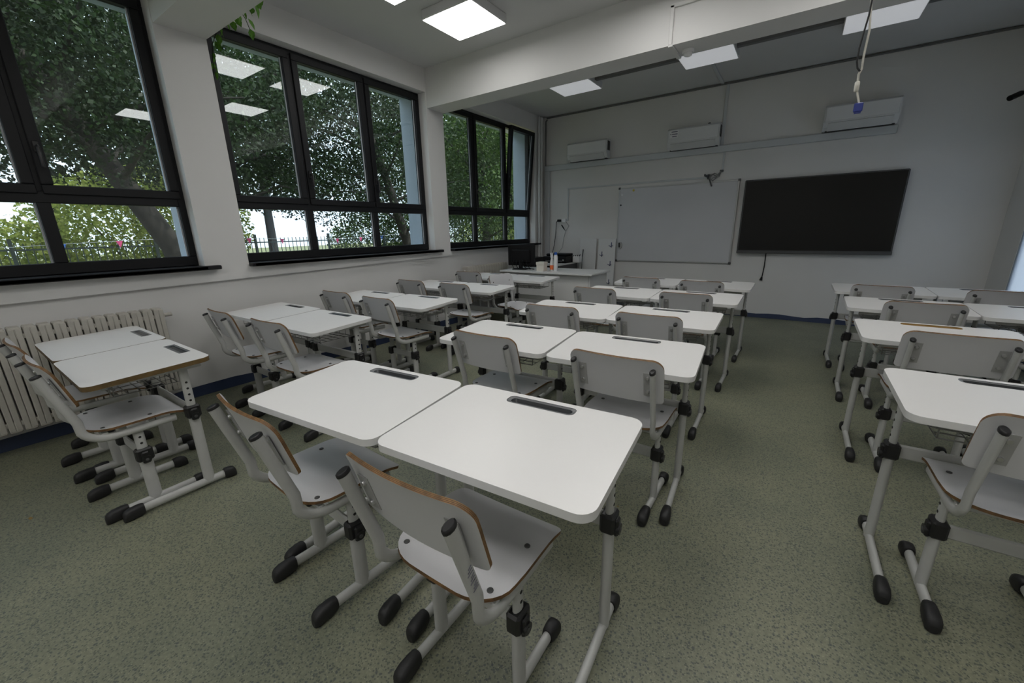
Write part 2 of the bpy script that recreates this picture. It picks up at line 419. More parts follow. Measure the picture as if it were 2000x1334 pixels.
# ------------------------------------------------------------------ windows
def window(idx, y0, y1, mull, tilt_last=False, nh=(1, 2)):
    root = thing('window_%d' % idx, (XF, (y0 + y1) / 2, ZS), kind='structure')
    oy = (y0 + y1) / 2; D = 0.07
    x1 = 0.0; x0 = -D
    Y0, Y1 = y0 - oy, y1 - oy; Z0, Z1 = 0.03, ZH - ZS
    T0, T1 = 1.622 - ZS, 1.70 - ZS     # transom
    f = MB(); fw = 0.05
    f.box(x0, x1, Y0, Y1, Z0 - .03, Z0 + fw, bev=.004); f.box(x0, x1, Y0, Y1, Z1 - fw, Z1, bev=.004)
    f.box(x0, x1, Y0, Y0 + fw, Z0 + fw, Z1 - fw, bev=.004); f.box(x0, x1, Y1 - fw, Y1, Z0 + fw, Z1 - fw, bev=.004)
    f.build('frame', BLACKF, root)
    ms = [m_ - oy for m_ in mull]
    for mm in ms:
        b = MB(); b.box(x0, x1, mm - .035, mm + .035, Z0 + fw, Z1 - fw, bev=.004); b.build('mullion', BLACKF, root)
    b = MB(); b.box(x0, x1 + .004, Y0 + fw, Y1 - fw, T0, T1, bev=.004); b.build('transom', BLACKF, root)
    xs = [Y0 + fw] + [q for mm in ms for q in (mm - .035, mm + .035)] + [Y1 - fw]
    for i in range(0, len(xs), 2):
        a, c = xs[i], xs[i + 1]
        g = MB(); g.box(-.045, -.035, a, c, Z0 + fw, T0); g.build('pane', GLASS, root)
        k = MB(); k.box(-.036, -.030, c - .012, c - .002, Z0 + fw, T0); k.build('gasket', SEALM, root)
        # opening sash above the transom
        sw = 0.062; sx0, sx1 = -.05, .018
        sa, sb, sz0, sz1 = a - .022, c + .022, T1 - .02, Z1 - fw + .022
        s = MB()
        s.box(sx0, sx1, sa, sb, 0, sw, bev=.005); s.box(sx0, sx1, sa, sb, sz1 - sz0 - sw, sz1 - sz0, bev=.005)
        s.box(sx0, sx1, sa, sa + sw, sw, sz1 - sz0 - sw, bev=.005); s.box(sx0, sx1, sb - sw, sb, sw, sz1 - sz0 - sw, bev=.005)
        so_ = s.build('sash', BLACKF, root, (0, 0, sz0))
        if tilt_last and i == len(xs) - 2: so_.rotation_euler = (0, math.radians(5.2), 0)
        g = MB(); g.box(-.03, -.02, sa + sw, sb - sw, sw, sz1 - sz0 - sw); g.build('pane', GLASS, so_)
        k = MB(); k.box(-.02, -.012, sb - sw - .010, sb - sw - .001, sw, sz1 - sz0 - sw); k.build('gasket', SEALM, so_)
        if i // 2 in nh:
            hy = sa + sw * .5; hz = 0.30
            h = MB(); h.box(sx1, sx1 + .012, hy - .015, hy + .015, hz - .035, hz + .035, bev=.003)
            h.tube([(sx1 + .01, hy, hz), (sx1 + .045, hy, hz), (sx1 + .048, hy, hz - .01), (sx1 + .048, hy, hz - .13)], .010, .010, 8)
            h.build('handle', CLAMP, so_)
    s = MB(); s.box(-.06, XU - XF + .075, Y0 + .0, Y1, -.035, -.002, bev=.006)
    s.box(XU - XF + .002, XU - XF + .075, Y0 + (.02), Y1 + .10, -.0355, -.0015, bev=.006)
    s.build('sill', SILLM, root)
    # outside: rendered reveal running out to the facade, with outer sill
    e = MB()
    e.box(-.368, -.072, Y1 - .002, Y1 + .10, -.06, Z1 + .1); e.box(-.368, -.072, Y0 - .10, Y0 + .002, -.06, Z1 + .1)
    e.box(-.368, -.072, Y0, Y1, -.08, .012); e.box(-.368, -.072, Y0, Y1, Z1 - .002, Z1 + .1)
    e.build('outer_reveal', EXT, root)
    return root
window(1, *WIN[0], [-0.235, 0.59])
window(2, *WIN[1], [2.50, 3.335])
window(3, *WIN[2], [5.27, 6.12], tilt_last=True)
# right wall: frosted window by the front corner
r4 = thing('window_4', (XR + .015, (RW[0] + RW[1]) / 2, RW[2]), kind='structure')
hw = (RW[1] - RW[0]) / 2; hh = RW[3] - RW[2]
g = MB(); g.box(-.01, .01, -hw, hw, 0, hh); g.build('pane', FROST, r4)
g = MB()
for a in ((-hw, -hw + .05, 0, hh), (hw - .05, hw, 0, hh), (-hw, hw, 0, .05), (-hw, hw, hh - .05, hh)): g.box(.012, .06, *a)
g.build('frame', LAMPF, r4)

# ------------------------------------------------------------------ ceiling lamps
def lamp(x, y, on, label, group, drop=.085):
    r = thing('ceiling_lamp', (x, y, ZC), 0, label, 'lamp', group)
    b = MB(); b.box(-.30, .30, -.268, .268, -drop + .004, 0, bev=.006); b.build('housing', LAMPF, r)
    d = MB(); d.box(-.29, .29, -.258, .258, -drop, -drop + .003); d.build('diffuser', LON if on else LDIM, r)
LX = (-2.88, -1.17, 0.38)
side = ('by the windows', 'in the middle', 'by the right wall')
for yi, y in enumerate((3.47, 2.62, 0.65, -0.2, -2.2, -3.1)):
    for xi, x in enumerate(LX):
        if 1 < yi < 4 and xi == 0: continue
        if yi < 2:
            lb = 'bright square ceiling lamp of the %s row behind the second beam, %s' % (('first', 'second')[yi], side[xi])
        else:
            lb = 'bright square lamp of the %s row above the camera, %s' % (('first', 'second', 'third', 'last')[yi - 2], side[xi])
        lamp(x, y, True, lb, 'bright square ceiling lamps')
for xi, x in enumerate(LX):
    lamp(x + .02, 5.80, False, ('dim square ceiling lamp over the window corner, left of three', 'dim square ceiling lamp in the middle of the front bay',
         'dim square ceiling lamp behind the hanging cable')[xi], 'dim lamps of the front bay')

# cables on the ceiling between the lamps
def conduit(name, pts, r, M, label, cat, rx=None):
    mb = MB(); mb.tube(pts, r, rx, 8); return tag(mb.build(name, M), label, cat)
for k, (xa, xb) in enumerate(((-2.56, -1.45), (-.85, .1), (.70, XR))):
    mb = MB(); mb.box(xa, xb, 5.79, 5.86, ZC - .045, ZC, bev=.004)
    tag(mb.build('cable_duct', DUCTG), ('dark ceiling cable duct between the left and middle dim lamps', 'dark ceiling cable duct between the middle and right dim lamps',
        'dark ceiling cable duct from the right dim lamp to the wall')[k], 'cable duct')
mb = MB(); mb.box(-2.56, -1.47, 2.90, 2.95, ZC - .03, ZC, bev=.004)
tag(mb.build('cable_duct', DUCTG), 'dark ceiling cable duct beside the nearest bright lamp', 'cable duct')
mb = MB(); mb.box(-1.20, -1.16, 6.06, YF, ZC - .02, ZC, bev=.004)
tag(mb.build('cable_duct', TRUNK), 'thin pale ceiling duct from middle dim lamp to front wall', 'cable duct')
mb = MB(); mb.box(-1.13, -1.09, YF - .02, YF, 2.537, ZC - .03, bev=.004)
tag(mb.build('cable_duct', TRUNK), 'thin pale duct running down front wall beside the sticker air conditioner', 'cable duct')
mb = MB(); mb.box(XL + .12, XR, YF - .035, YF - .002, ZC - .030, ZC - .012, bev=.004); mb.tube([(XL + .13, YF - .02, ZC - .045), (XL + .10, YF - .02, ZC - .07), (XL + .10, YF - .02, 2.54)], .012, None, 8)
tag(mb.build('cable_run', DUCTG), 'dark cable run along the joint of front wall and ceiling', 'cable')

# beam trunking, smoke detector
mb = MB(); mb.box(-1.165, -1.135, 4.185, 4.205, 2.925, 3.22, bev=.003); mb.box(-1.165, XR, 4.185, 4.205, 3.20, 3.23, bev=.003)
mb.box(-1.165, -1.125, 4.185, 4.515, 2.907, 2.925, bev=.003)
tag(mb.build('cable_duct', WALL), 'thin white duct wrapped around the beam edge', 'cable duct')
d = thing('smoke_detector', (-1.04, 4.40, 2.925), 0, 'round white detector under the beam next to the duct', 'detector')
mb = MB(); mb.lathe([(.052, 0), (.052, -.02), (.045, -.024)]); mb.build('base', WPLA, d)
mb = MB(); mb.lathe([(.036, -.024), (.034, -.045), (.02, -.052)]); mb.build('cap', WPLA, d)

# ------------------------------------------------------------------ hanging cables
h = thing('hanging_cable', (0.15, 3.0, ZC), 0, 'white and black cables hanging from ceiling with blue plug at the end', 'cable')
mb = MB(); mb.tube([(-0.005, 0, 0), (0.001, 0, -.5), (-0.005, 0.00, -0.900), (0.003, 0.00, -0.978), (0.012, 0.00, -1.057), (0.009, 0.00, -1.135), (0.008, 0.00, -1.180), (0.010, 0.00, -1.227), (0.001, 0.00, -1.248), (0.003, 0.00, -1.284)], .0048, None, 8)
mb.build('white_cord', CABLEW, h)
mb = MB(); mb.tube([(-0.001, -.01, 0), (-0.001, -.01, -.5), (-0.001, -0.01, -0.916), (-0.002, -0.01, -0.991), (-0.009, -0.01, -1.055), (-0.017, -0.01, -1.132), (-0.016, -0.01, -1.190), (-0.009, -0.01, -1.221), (0.004, -0.01, -1.238)], .0042, None, 8)
mb.build('black_cord', CLAMP, h)
mb = MB(); mb.lathe([(.008, .012), (.011, .008), (.011, -.03), (.008, -.036)], (0.003, 0, -1.294)); mb.tube([(0.003, 0, -1.314), (0.025, 0, -1.388)], .0048, None, 8)
mb.build('cord_end', CABLEW, h)
mb = MB(); mb.box(0.006, 0.044, -.010, .010, -1.428, -1.386, bev=.003); mb.box(0.011, 0.039, -.006, .006, -1.436, -1.428); mb.build('plug', NAVY, h)
tag(h.children[-1], 'blue plug')

# ------------------------------------------------------------------ desks
TILT = math.tan(math.radians(2.28))
def tri_fill_slab(outer, hole, z0, z1, tilt, ybase):
    """slab with a hole, in a tilted plane, as (verts, faces)"""
    import bmesh
    bm = bmesh.new()
    zt = lambda y: (y - ybase) * tilt
    def loop(pts):
        vs = [bm.verts.new((x, y, 0)) for x, y in pts]; return [bm.edges.new((vs[i], vs[(i + 1) % len(vs)])) for i in range(len(vs))]
    es = loop(outer) + (loop(hole) if hole else [])
    bmesh.ops.triangle_fill(bm, edges=es, use_beauty=True, normal=(0, 0, 1))
    bm.verts.ensure_lookup_table(); bm.verts.index_update()
    V = [v.co.copy() for v in bm.verts]; F = [[v.index for v in f.verts] for f in bm.faces]; bm.free()
    mb = MB()
    def up(f):
        a, b, c = (V[i] for i in f[:3]); return f if (b - a).cross(c - a).z > 0 else list(reversed(f))
    F = [up(f) for f in F]
    mb.add([(v.x, v.y, z1 + zt(v.y)) for v in V], F, 0)
    mb.add([(v.x, v.y, z0 + zt(v.y)) for v in V], [list(reversed(f)) for f in F], 0)
    for pts, flip in ((outer, False), (hole, True)):
        if not pts: continue
        n = len(pts); r = 0.0025
        e = [(x, y, z1 + zt(y)) for x, y in pts] + [(x, y, z0 + zt(y)) for x, y in pts]
        fs = [(k, k + n, (k + 1) % n + n, (k + 1) % n) for k in range(n)]
        mb.add(e, [tuple(reversed(f)) for f in fs] if flip else fs, 1 if not flip else 2, True)
    return mb

def rubber_cap(mb, x, ys, ye, w=.0245, mi=0):
    """boot over a foot tube end, from ys (tube side) to ye (tip)"""
    d = 1 if ye > ys else -1; L = abs(ye - ys); n = 14
    prof = [(0, .0190, .012, .062), (.08, .0205, .006, .065), (.30, .0225, .0, .067), (.65, w, .0, .064), (.86, w * .96, .0, .056), (.96, w * .8, .0, .046), (1, w * .5, .002, .032)]
    vs = []; 
    for f, hw_, z0, z1 in prof:
        y = ys + d * L * f
        for k in range(n):
            a = 2 * pi * k / n; ca, sa = cos(a), sin(a); e = .7
            vs.append((x + hw_ * math.copysign(abs(ca) ** e, ca), y, (z0 + z1) / 2 + (z1 - z0) / 2 * math.copysign(abs(sa) ** e, sa)))
    fs = []
    for i in range(len(prof) - 1):
        for k in range(n):
            k2 = (k + 1) % n; f = (i * n + k, i * n + k2, (i + 1) * n + k2, (i + 1) * n + k)
            fs.append(f if d < 0 else tuple(reversed(f)))
    mb.add(vs, fs, mi, True)
    mb.add(vs[:n], [tuple(range(n)) if d > 0 else tuple(reversed(range(n)))], mi); mb.add(vs[-n:], [tuple(range(n)) if d < 0 else tuple(reversed(range(n)))], mi)

def leg_parts(root, x, sx, y, zfoot, zc, ztop, ow, oh, iw, ih, foot0, foot1, cap0, cap1):
    """T-foot, outer post, clamp, inner post with holes; sx = outward side"""
    leg = MB()
    leg.tube([(x, foot0 + .02, .035), (x, foot1 - .02, .035)], .015, .022, 12)
    leg.tube([(x, y, .03), (x, y, zc)], ow, oh, 14)
    lo = leg.build('leg', STEEL, root)
    inn = MB(); inn.tube([(x, y, zc - .02), (x, y, ztop)], iw, ih, 12); io = inn.build('inner_post', STEEL, lo)
    ho = MB()
    for k in range(4):
        z = zc + .065 + k * .034
        if z < ztop - .02: ho.disc((x + sx * (iw - .001), y, z), (sx, 0, 0), .0062, .0016, 8)
    ho.build('adjusting_holes', HOLEM, lo)['kind'] = 'stuff'
    c = MB(); c.box(x - ow - .007, x + ow + .007, y - oh - .007, y + oh + .007, zc - .035, zc + .035, bev=.008)
    c.tube([(x + sx * (ow + .004), y, zc - .02), (x + sx * (ow + .020), y, zc - .02)], .019, None, 12, side=(0, 1, 0))
    c.box(min(x + sx * ow, x + sx * (ow + .016)), max(x + sx * ow, x + sx * (ow + .016)), y - .017, y + .017, zc - .045, zc + .02, bev=.006)
    c.disc((x + sx * (ow + .020), y, zc - .022), (sx, 0, 0), .008, .002, 8, 1)
    co = c.build('clamp', [CLAMP, BEZEL], lo)
    for a, b in ((foot0 + cap0, foot0), (foot1 - cap1, foot1)):
        r = MB(); rubber_cap(r, x, a, b); r.build('rubber_foot', RUB, lo)
    return lo

def make_desk(zt, edge_mat, tray):
    root = thing('school_desk', (0, 0, 0))
    outer = rrect(-.35, .35, -.25, .25, .045, 6)
    hole = rrect(-.132, .132, .172, .226, .02 if tray != 'flat' else .004, 4)
    top = tri_fill_slab(outer, hole, zt - .024, zt, TILT, -.25)
    to = top.build('tabletop', [TOPW, edge_mat, TRAYM if tray != 'wood' else BROWNT], root)
    t = MB(); zz = lambda y: zt + (y + .25) * TILT
    L0 = rrect(-.131, .131, .173, .225, .02 if tray != 'flat' else .004, 4); L1 = rrect(-.119, .119, .187, .217, .014 if tray != 'flat' else .004, 4); L2 = rrect(-.108, .108, .194, .210, .008 if tray != 'flat' else .003, 4)
    dz = {'deep': (-.001, -.004, -.020), 'flat': (-.001, -.003, -.005), 'wood': (-.004, -.010, -.012)}[tray]
    n = len(L0); vs = []
    for Lq, d in zip((L0, L1, L2), dz): vs += [(x, y, zz(y) + d) for x, y in Lq]
    fs = []
    for i in range(2):
        for k in range(n): fs.append((i * n + k, i * n + (k + 1) % n, (i + 1) * n + (k + 1) % n, (i + 1) * n + k))
    t.add(vs, fs[:n], 1, True); t.add(vs, fs[n:], 0, True); t.add(vs[2 * n:], [tuple(range(n))], 0)
    t.build('pencil_tray', [TRAYM, TRIM] if tray != 'wood' else [BROWNT, BROWNT], root)
    for sx in (-1, 1):
        x = sx * .285
        lo = leg_parts(root, x, sx, .13, .035, .465, zt - .03, .0175, .026, .013, .021, -.245, .262, .085, .06)
        a = MB(); zu = lambda y: zt - .024 + (y + .25) * TILT
        a.add([(x + sx2 * .014, y, zu(y) + d) for y in (-.19, .21) for sx2 in (-1, 1) for d in (-.030 if y > 0 else -.014, -.0005)],
              [(0, 1, 5, 4), (2, 6, 7, 3), (0, 4, 6, 2), (1, 3, 7, 5), (0, 2, 3, 1), (4, 5, 7, 6)])
        a.build('support_arm', STEEL, root)
    s = MB(); s.box(-.285, .285, .122, .138, .435, .495, bev=.006); s.build('stretcher', STEEL, root)
    for y in (-.17, .16):
        s = MB(); zr = zt - .024 + (y + .25) * TILT; s.box(-.27, .27, y - .01, y + .01, zr - .032, zr - .001, bev=.002); s.build('rail', STEEL, root)
    wr_ = MB(); zb_ = zt - .105
    for y in (-.14, -.09, -.04, .01, .06, .11):
        wr_.tube([(-.24, y, zb_), (.24, y, zb_)], .0028, None, 4)
    for x in (-.24, -.16, -.08, 0, .08, .16, .24):
        wr_.tube([(x, -.14, zb_ + (.07)), (x, -.14, zb_), (x, .12, zb_), (x, .12, zb_ + .078)], .0028, None, 4)
    wr_.tube([(-.25, -.14, zb_ + .035), (.25, -.14, zb_ + .035)], .0035, None, 5)
    wr_.build('wire_basket', WIRE, root)
    return root

GRPD = {'A': 'school desks of the window column', 'B': 'school desks of the middle column', 'C': 'school desks of the right column'}
COLN = {'A': 'window column', 'B': 'middle column', 'C': 'right column'}
ORD = {'A': ['nearest', 'second', 'third', 'fourth', 'farthest'], 'B': ['nearest', 'second', 'third', 'fourth', 'farthest'], 'C': ['nearest', 'second', 'third', 'farthest']}
def place(proto, used, x, y, rz):
    o = proto if not used else copy_tree(proto)
    o.location = (x, y, 0); o.rotation_euler = (0, 0, math.radians(rz)); return o

ZA, ZB = .737, .7643
# name: near edge centre x, y, yaw
DESK = {
 'A1L': (-3.582, .300, -.6), 'A1R': (-2.873, .287, -.4),
 'A2L': (-3.655, 1.395, 0.3), 'A2R': (-2.925, 1.376, 1.2),
 'A3L': (-3.628, 2.322, 2.2), 'A3R': (-2.918, 2.352, 2.2),
 'A4L': (-3.668, 3.372, .9), 'A4R': (-2.964, 3.384, .9),
 'A5L': (-3.640, 4.440, 0.0), 'A5R': (-2.935, 4.430, 0.0),
 'B1L': (-1.338, 0.6239, 5), 'B1R': (-0.636, 0.6825, 3.9),
 'B2L': (-1.3414, 1.67, 3.4), 'B2R': (-0.6226, 1.705, 4.4),
 'B3L': (-1.382, 2.6, 3.6), 'B3R': (-0.686, 2.645, 1.6),
 'B4L': (-1.374, 3.635, 0.5), 'B4R': (-0.6696, 3.64, 0),
 'B5L': (-1.362, 4.59, 0.5), 'B5R': (-0.6554, 4.593, -0.6),
 'C1L': (0.7351, 1.75, 0.6), 'C2L': (0.7284, 2.88, -0.2),
 'C3L': (0.742, 3.92, -1), 'C3R': (1.449, 3.915, -0.6), 'C4L': (0.72, 4.875, 0.5), 'C4R': (1.427, 4.882, 0.5)}
P_A1 = make_desk(ZA, PLYT, 'flat'); P_A = None; P_B = None; P_W = None
used = {}
protos = {'a1': P_A1, 'a': make_desk(ZA, TOPE, 'deep'), 'b': make_desk(ZB, TOPE, 'deep'), 'w': make_desk(ZB, TOPE, 'wood')}
for k, (x, y, rz) in DESK.items():
    c, r, s = k[0], int(k[1]), k[2]
    key = 'a1' if k[:2] == 'A1' else 'w' if k == 'C2L' else 'a' if c == 'A' else 'b'
    a = math.radians(rz)
    o = place(protos[key], used.get(key), x - sin(a) * .25, y + cos(a) * .25, rz); used[key] = True
    sd = 'left' if s == 'L' else 'right'
    if key == 'a1': lb = 'white school desk with brown plywood edge, %s' % ('against the radiator' if s == 'L' else 'beside the aisle, nearest in window column')
    elif key == 'w': lb = 'white school desk with bare brown wooden pencil slot'
    else: lb = 'white school desk, %s of the %s pair, %s' % (sd, ORD[c][r - 1], COLN[c])
    tag(o, lb, 'desk', GRPD[c])

# ------------------------------------------------------------------ chairs
def make_chair():
    root = thing('school_chair', (0, 0, 0))
    ZSEAT = .488
    st = MB()
    # seat: v runs from the rear (-.185) to the front (.185)
    rows = []
    r0, r1 = .10, .03
    for k in range(8):
        a = pi / 2 * k / 7; rows.append((-.188 + r0 * (1 - cos(a)), .20 - .115 * (1 - sin(a))))
    for v in (-.04, 0.0, .05, .09, .12, .14): rows.append((v, .203))
    for k in range(1, 5):
        a = pi / 2 * k / 4; rows.append((.155 + .03 * sin(a), .203 - .025 * (1 - cos(a))))
    def pos(x, v):
        z = ZSEAT - .008 * cos(x / .2 * pi / 2) * (1 - max(0, (v - .05)) / .2)
        if v > .08: z -= ((v - .08) / .105) ** 2 * .024
        if v < -.10: z += ((-.10 - v) / .085) ** 2 * .006
        return Vector((x, v, z))
    sheet(st, rows, pos, .0105, 0, 1, 12); st.build('seat', [LAM, PLY, PLYD], root)
    for sx in (-1, 1):
        for y in (-.135, .045):
            b = MB(); b.disc((sx * .155, y, pos(sx * .155, y).z + .006), (0, 0, 1), .009, .003, 10); b.build('seat_bolt', BEZEL, root)
    # backrest
    bk = MB(); h2 = .105; rr = .045; rows = []
    for k in range(5):
        a = pi / 2 * k / 4; rows.append((-h2 + rr * .45 * (1 - cos(a)), .213 - rr * .45 * (1 - sin(a))))
    for v in (-.04, 0, .03): rows.append((v, .213))
    for k in range(0, 7):
        a = pi / 2 * k / 6; rows.append((h2 - rr + rr * sin(a), .213 - rr * (1 - cos(a))))
    def bpos(x, v):
        c = 1 - (x / .213) ** 2
        z = .742 + v
        y = -.222 - v * .27 - .022 * c - (max(0, v - .03)) ** 2 * 1.4
        return Vector((x, y, z))
    sheet(bk, rows, bpos, .0108, 0, 1, 14); bk.build('backrest', [LAM, PLY, PLYD], root)
    for sx in (-1, 1):
        x = sx * .178
        fr = MB()
        pts = [(x, -.286, .803), (x, -.262, .72), (x, -.212, .555)]
        cy, cz, R_ = -.105, .527, .085
        for k in range(7):
            a = math.radians(196 + k * (270 - 196) / 6); pts.append((x, cy + R_ * 1.28 * cos(a), cz + R_ * sin(a)))
        pts += [(x, .02, .442), (x, .14, .442)]
        fr.tube(pts, .0115, .0185, 12); f_ = fr.build('frame_tube', STEEL, root)
        cp = MB(); t = Vector((0, -.286 + .262, .803 - .72)).normalized(); p = Vector((x, -.286, .803))
        cp.tube([p - t * .004, p + t * .005, p + t * .008], [.0125, .0125, .009], [.0198, .0198, .016], 12); cp.build('end_cap', CLAMP, f_)
        pl = MB()
        xi = sx * .150
        for z0, z1 in ((.715, .795), (.655, .700)):
            pass
        yb = lambda z: bpos(xi, z - .742).y - .0075
        zz = (.672, .785)
        pl.add([(xi - .018, yb(zz[0]) - .003, zz[0]), (xi + .020, yb(zz[0]) - .003, zz[0]), (xi + .020, yb(zz[1]) - .003, zz[1]), (xi - .018, yb(zz[1]) - .003, zz[1]),
                (xi - .018, yb(zz[0]) + .002, zz[0]), (xi + .020, yb(zz[0]) + .002, zz[0]), (xi + .020, yb(zz[1]) + .002, zz[1]), (xi - .018, yb(zz[1]) + .002, zz[1])],
               [(0, 1, 2, 3), (7, 6, 5, 4), (0, 4, 5, 1), (1, 5, 6, 2), (2, 6, 7, 3), (3, 7, 4, 0)])
        pl.build('back_bracket', PLATE, f_)
        for z in (.695, .762):
            b = MB(); b.disc((xi, yb(z) - .002, z), (0, -1, 0), .0085, .010, 8); b.build('back_bolt', CHROME, f_)
            b = MB(); q = bpos(xi, z - .742); b.disc((q.x, q.y + .006, q.z), (0, 1, 0), .008, .002, 8); b.build('back_bolt', BEZEL, f_)
        lx = sx * .162
        leg_parts(root, lx, sx, -.02, .035, .295, .445, .0165, .028, .0125, .022, -.225, .225, .092, .07)
    s = MB(); s.box(-.162, .162, -.028, -.012, .262, .318, bev=.006); s.build('stretcher', STEEL, root)
    for y in (-.135, .045):
        s = MB(); s.box(-.178, .178, y - .012, y + .012, .456, .470, bev=.003); s.build('seat_rail', STEEL, root)
    return root

CHAIR = {
 'A1L': (-3.44, .450, .7), 'A1R': (-2.81, .458, 1.2), 'A2L': (-3.46, 1.437, -2.0), 'A2R': (-2.765, 1.447, 2.0),
 'A3L': (-3.585, 2.456, 1.0), 'A3R': (-2.90, 2.415, -1.5), 'A4L': (-3.630, 3.434, .6), 'A4R': (-2.941, 3.428, -1.1), 'A5L': (-3.651, 4.481, 2.0),
 'A5R': (-2.77, 4.10, -96.0),
 'B1L': (-1.405, .745, -3.0), 'B1R': (-.680, .770, .5), 'B2L': (-1.326, 1.887, 0), 'B2R': (-.592, 1.890, .3),
 'B3L': (-1.425, 2.790, 3.5), 'B3R': (-0.721, 2.815, 1), 'B4L': (-1.498, 3.783, -1), 'B4R': (-0.703, 3.825, 0),
 'B5L': (-1.367, 4.775, -1.5), 'B5R': (-.733, 4.709, -1.0),
 'C1L': (.735, 1.925, .8), 'C2L': (0.735, 3.06, 0.4), 'C3L': (0.794, 4.105, 0.1), 'C3R': (1.53, 4.1, 0), 'C4L': (.701, 5.031, -3.0), 'C4R': (1.42, 5.02, 0)}
pc = make_chair(); first = True
for k, (x, y, rz) in CHAIR.items():
    c, r, s = k[0], int(k[1]), k[2]
    o = place(pc, not first, x, y, rz); first = False
    sd = 'left' if s == 'L' else 'right'
    if k == 'A5R': lb = 'grey plywood chair turned round to show its front, near the teacher table'
    elif k == 'B1R': lb = 'grey plywood chair closest to the camera, its metal frame scribbled on'
    else: lb = 'grey plywood school chair at the %s desk of %s pair, %s' % (sd, ORD[c][r - 1], COLN[c])
    tag(o, lb, 'chair', 'plywood school chairs of the %s' % COLN[c])
    if k == 'B1R':
        sc_ = MB(); random.seed(3)
        for q in range(9):
            z = .60 + q * .009; yy = -.212 - (z - .555) * .30
            sc_.tube([(.1905 + 0.0, yy - .012 + (q % 3) * .004, z), (.1905, yy + .006, z + .008)], .0009, None, 4)
        sc_.build('scribble', INK, o)

# ------------------------------------------------------------------ radiators
def radiator(y0, n, pitch, z0, z1, label, x=-4.10):
    r = thing('radiator', (x, y0, 0), 0, label, 'radiator', 'cream sectional radiators under the windows')
    s = MB(); hw_ = pitch * .44
    for sgn in (-1, 1):
        a, b = (-hw_, -.0012) if sgn < 0 else (.0012, hw_)
        s.box(.012, .052, a, b, z0 + .012, z1 - .010, bev=.003); s.box(-.056, -.016, a, b, z0 + .012, z1 - .010, bev=.003)
    s.box(-.052, .049, -hw_ * .96, hw_ * .96, z1 - .05, z1, bev=.006); s.box(-.052, .049, -hw_ * .96, hw_ * .96, z0, z0 + .05, bev=.006)
    s.box(-.05, .046, -pitch * .5, pitch * .5, z1 - .075, z1 - .045); s.box(-.05, .046, -pitch * .5, pitch * .5, z0 + .045, z0 + .075)
    me = s.mesh('radiator_section', RADM)
    for i in range(n):
        o = bpy.data.objects.new('radiator_section', me); col.objects.link(o); o.parent = r; o.location = (0, -i * pitch, 0)
    p = MB(); p.tube([(0, -n * pitch, z1 - .06), (0, .09, z1 - .06)], .016, None, 10); p.tube([(0, -n * pitch, z0 + .06), (0, .09, z0 + .06), (-.06, .10, z0 + .06)], .016, None, 10)
    p.build('pipe', RADM, r)
    v = MB(); v.tube([(0, .04, z0 + .06), (0, .085, z0 + .06)], .022, None, 8); v.tube([(0, .065, z0 + .06), (.05, .065, z0 + .06)], .017, None, 8); v.build('valve', PIPEM, r)
    b = MB(); b.box(-.10, -.05, -n * pitch + .2, -n * pitch + .23, z0, z0 + .03); b.box(-.10, -.05, -.25, -.22, z0, z0 + .03); b.build('bracket', RADD, r)
    return r
radiator(0.985, 20, .0665, .155, .838, 'cream sectional radiator beside the nearest left pair of desks')
radiator(5.73, 16, .0665, .30, .855, 'cream sectional radiator in the window corner behind the farthest desks')

# ------------------------------------------------------------------ front wall fittings
for k, yy in enumerate((6.985, 7.065)):
    mb = MB(); mb.tube([(-4.145, yy, .02), (-4.145, yy, ZC - .02)], .022, None, 12)
    p = mb.build('heating_pipe', PIPEM); tag(p, ('white vertical heating pipe in the corner, left of two', 'white vertical heating pipe in the corner, right of two')[k], 'pipe', 'corner heating pipes')
mb = MB(); mb.box(-4.13, .84, YF - .055, YF, 2.444, 2.537, bev=.006); tag(mb.build('cable_trunking', TRUNK), 'long grey-white cable trunking below the air conditioners', 'trunking')
mb = MB(); mb.box(-4.13, -4.03, YF - .05, YF, .35, 2.444, bev=.006); tag(mb.build('cable_trunking', TRUNK), 'vertical white trunking beside the corner heating pipes', 'trunking')
mb = MB(); mb.box(-3.655, -3.63, YF - .018, YF, 1.56, 2.117, bev=.003); mb.box(-3.655, -1.25, YF - .018, YF, 2.095, 2.120, bev=.003); mb.box(-3.70, -3.63, YF - .018, YF, 1.535, 1.56, bev=.003)
tag(mb.build('cable_duct', TRUNK), 'thin duct running from socket up and over the whiteboard', 'cable duct')
mb = MB(); mb.box(-1.075, -1.05, YF - .018, YF, 2.16, 2.444, bev=.003); tag(mb.build('cable_duct', TRUNK), 'short vertical duct above the bracket with loose cables', 'cable duct')
# bracket and loose cables
t = thing('wall_bracket', (-1.18, YF, 2.10), 0, 'small wall bracket with tangled loose cables above the whiteboard', 'bracket')
mb = MB(); mb.box(-.08, -.05, -.05, 0, -.02, .05, bev=.004); mb.box(-.08, -.065, -.30, -.05, 0, .03, bev=.003); mb.tube([(-.07, -.05, .04), (.0, -.06, -.13)], .010, None, 6); mb.build('arm', BEZEL, t)
mb = MB()
for q in range(5):
    pts = [(-.06 + q * .01, -.04, .03)] + [(-.03 + i * .035 + random.uniform(-.015, .015), -.06 + random.uniform(-.02, .02), random.uniform(-.06, .06)) for i in range(4)] + [(.11, -.012, .09)]
    mb.tube(pts, .006, None, 5)
mb.build('loose_cable', WIRE, t)
mb = MB(); mb.box(.085, .135, -.035, 0, .07, .10, bev=.004); mb.build('junction_box', BEZEL, t)

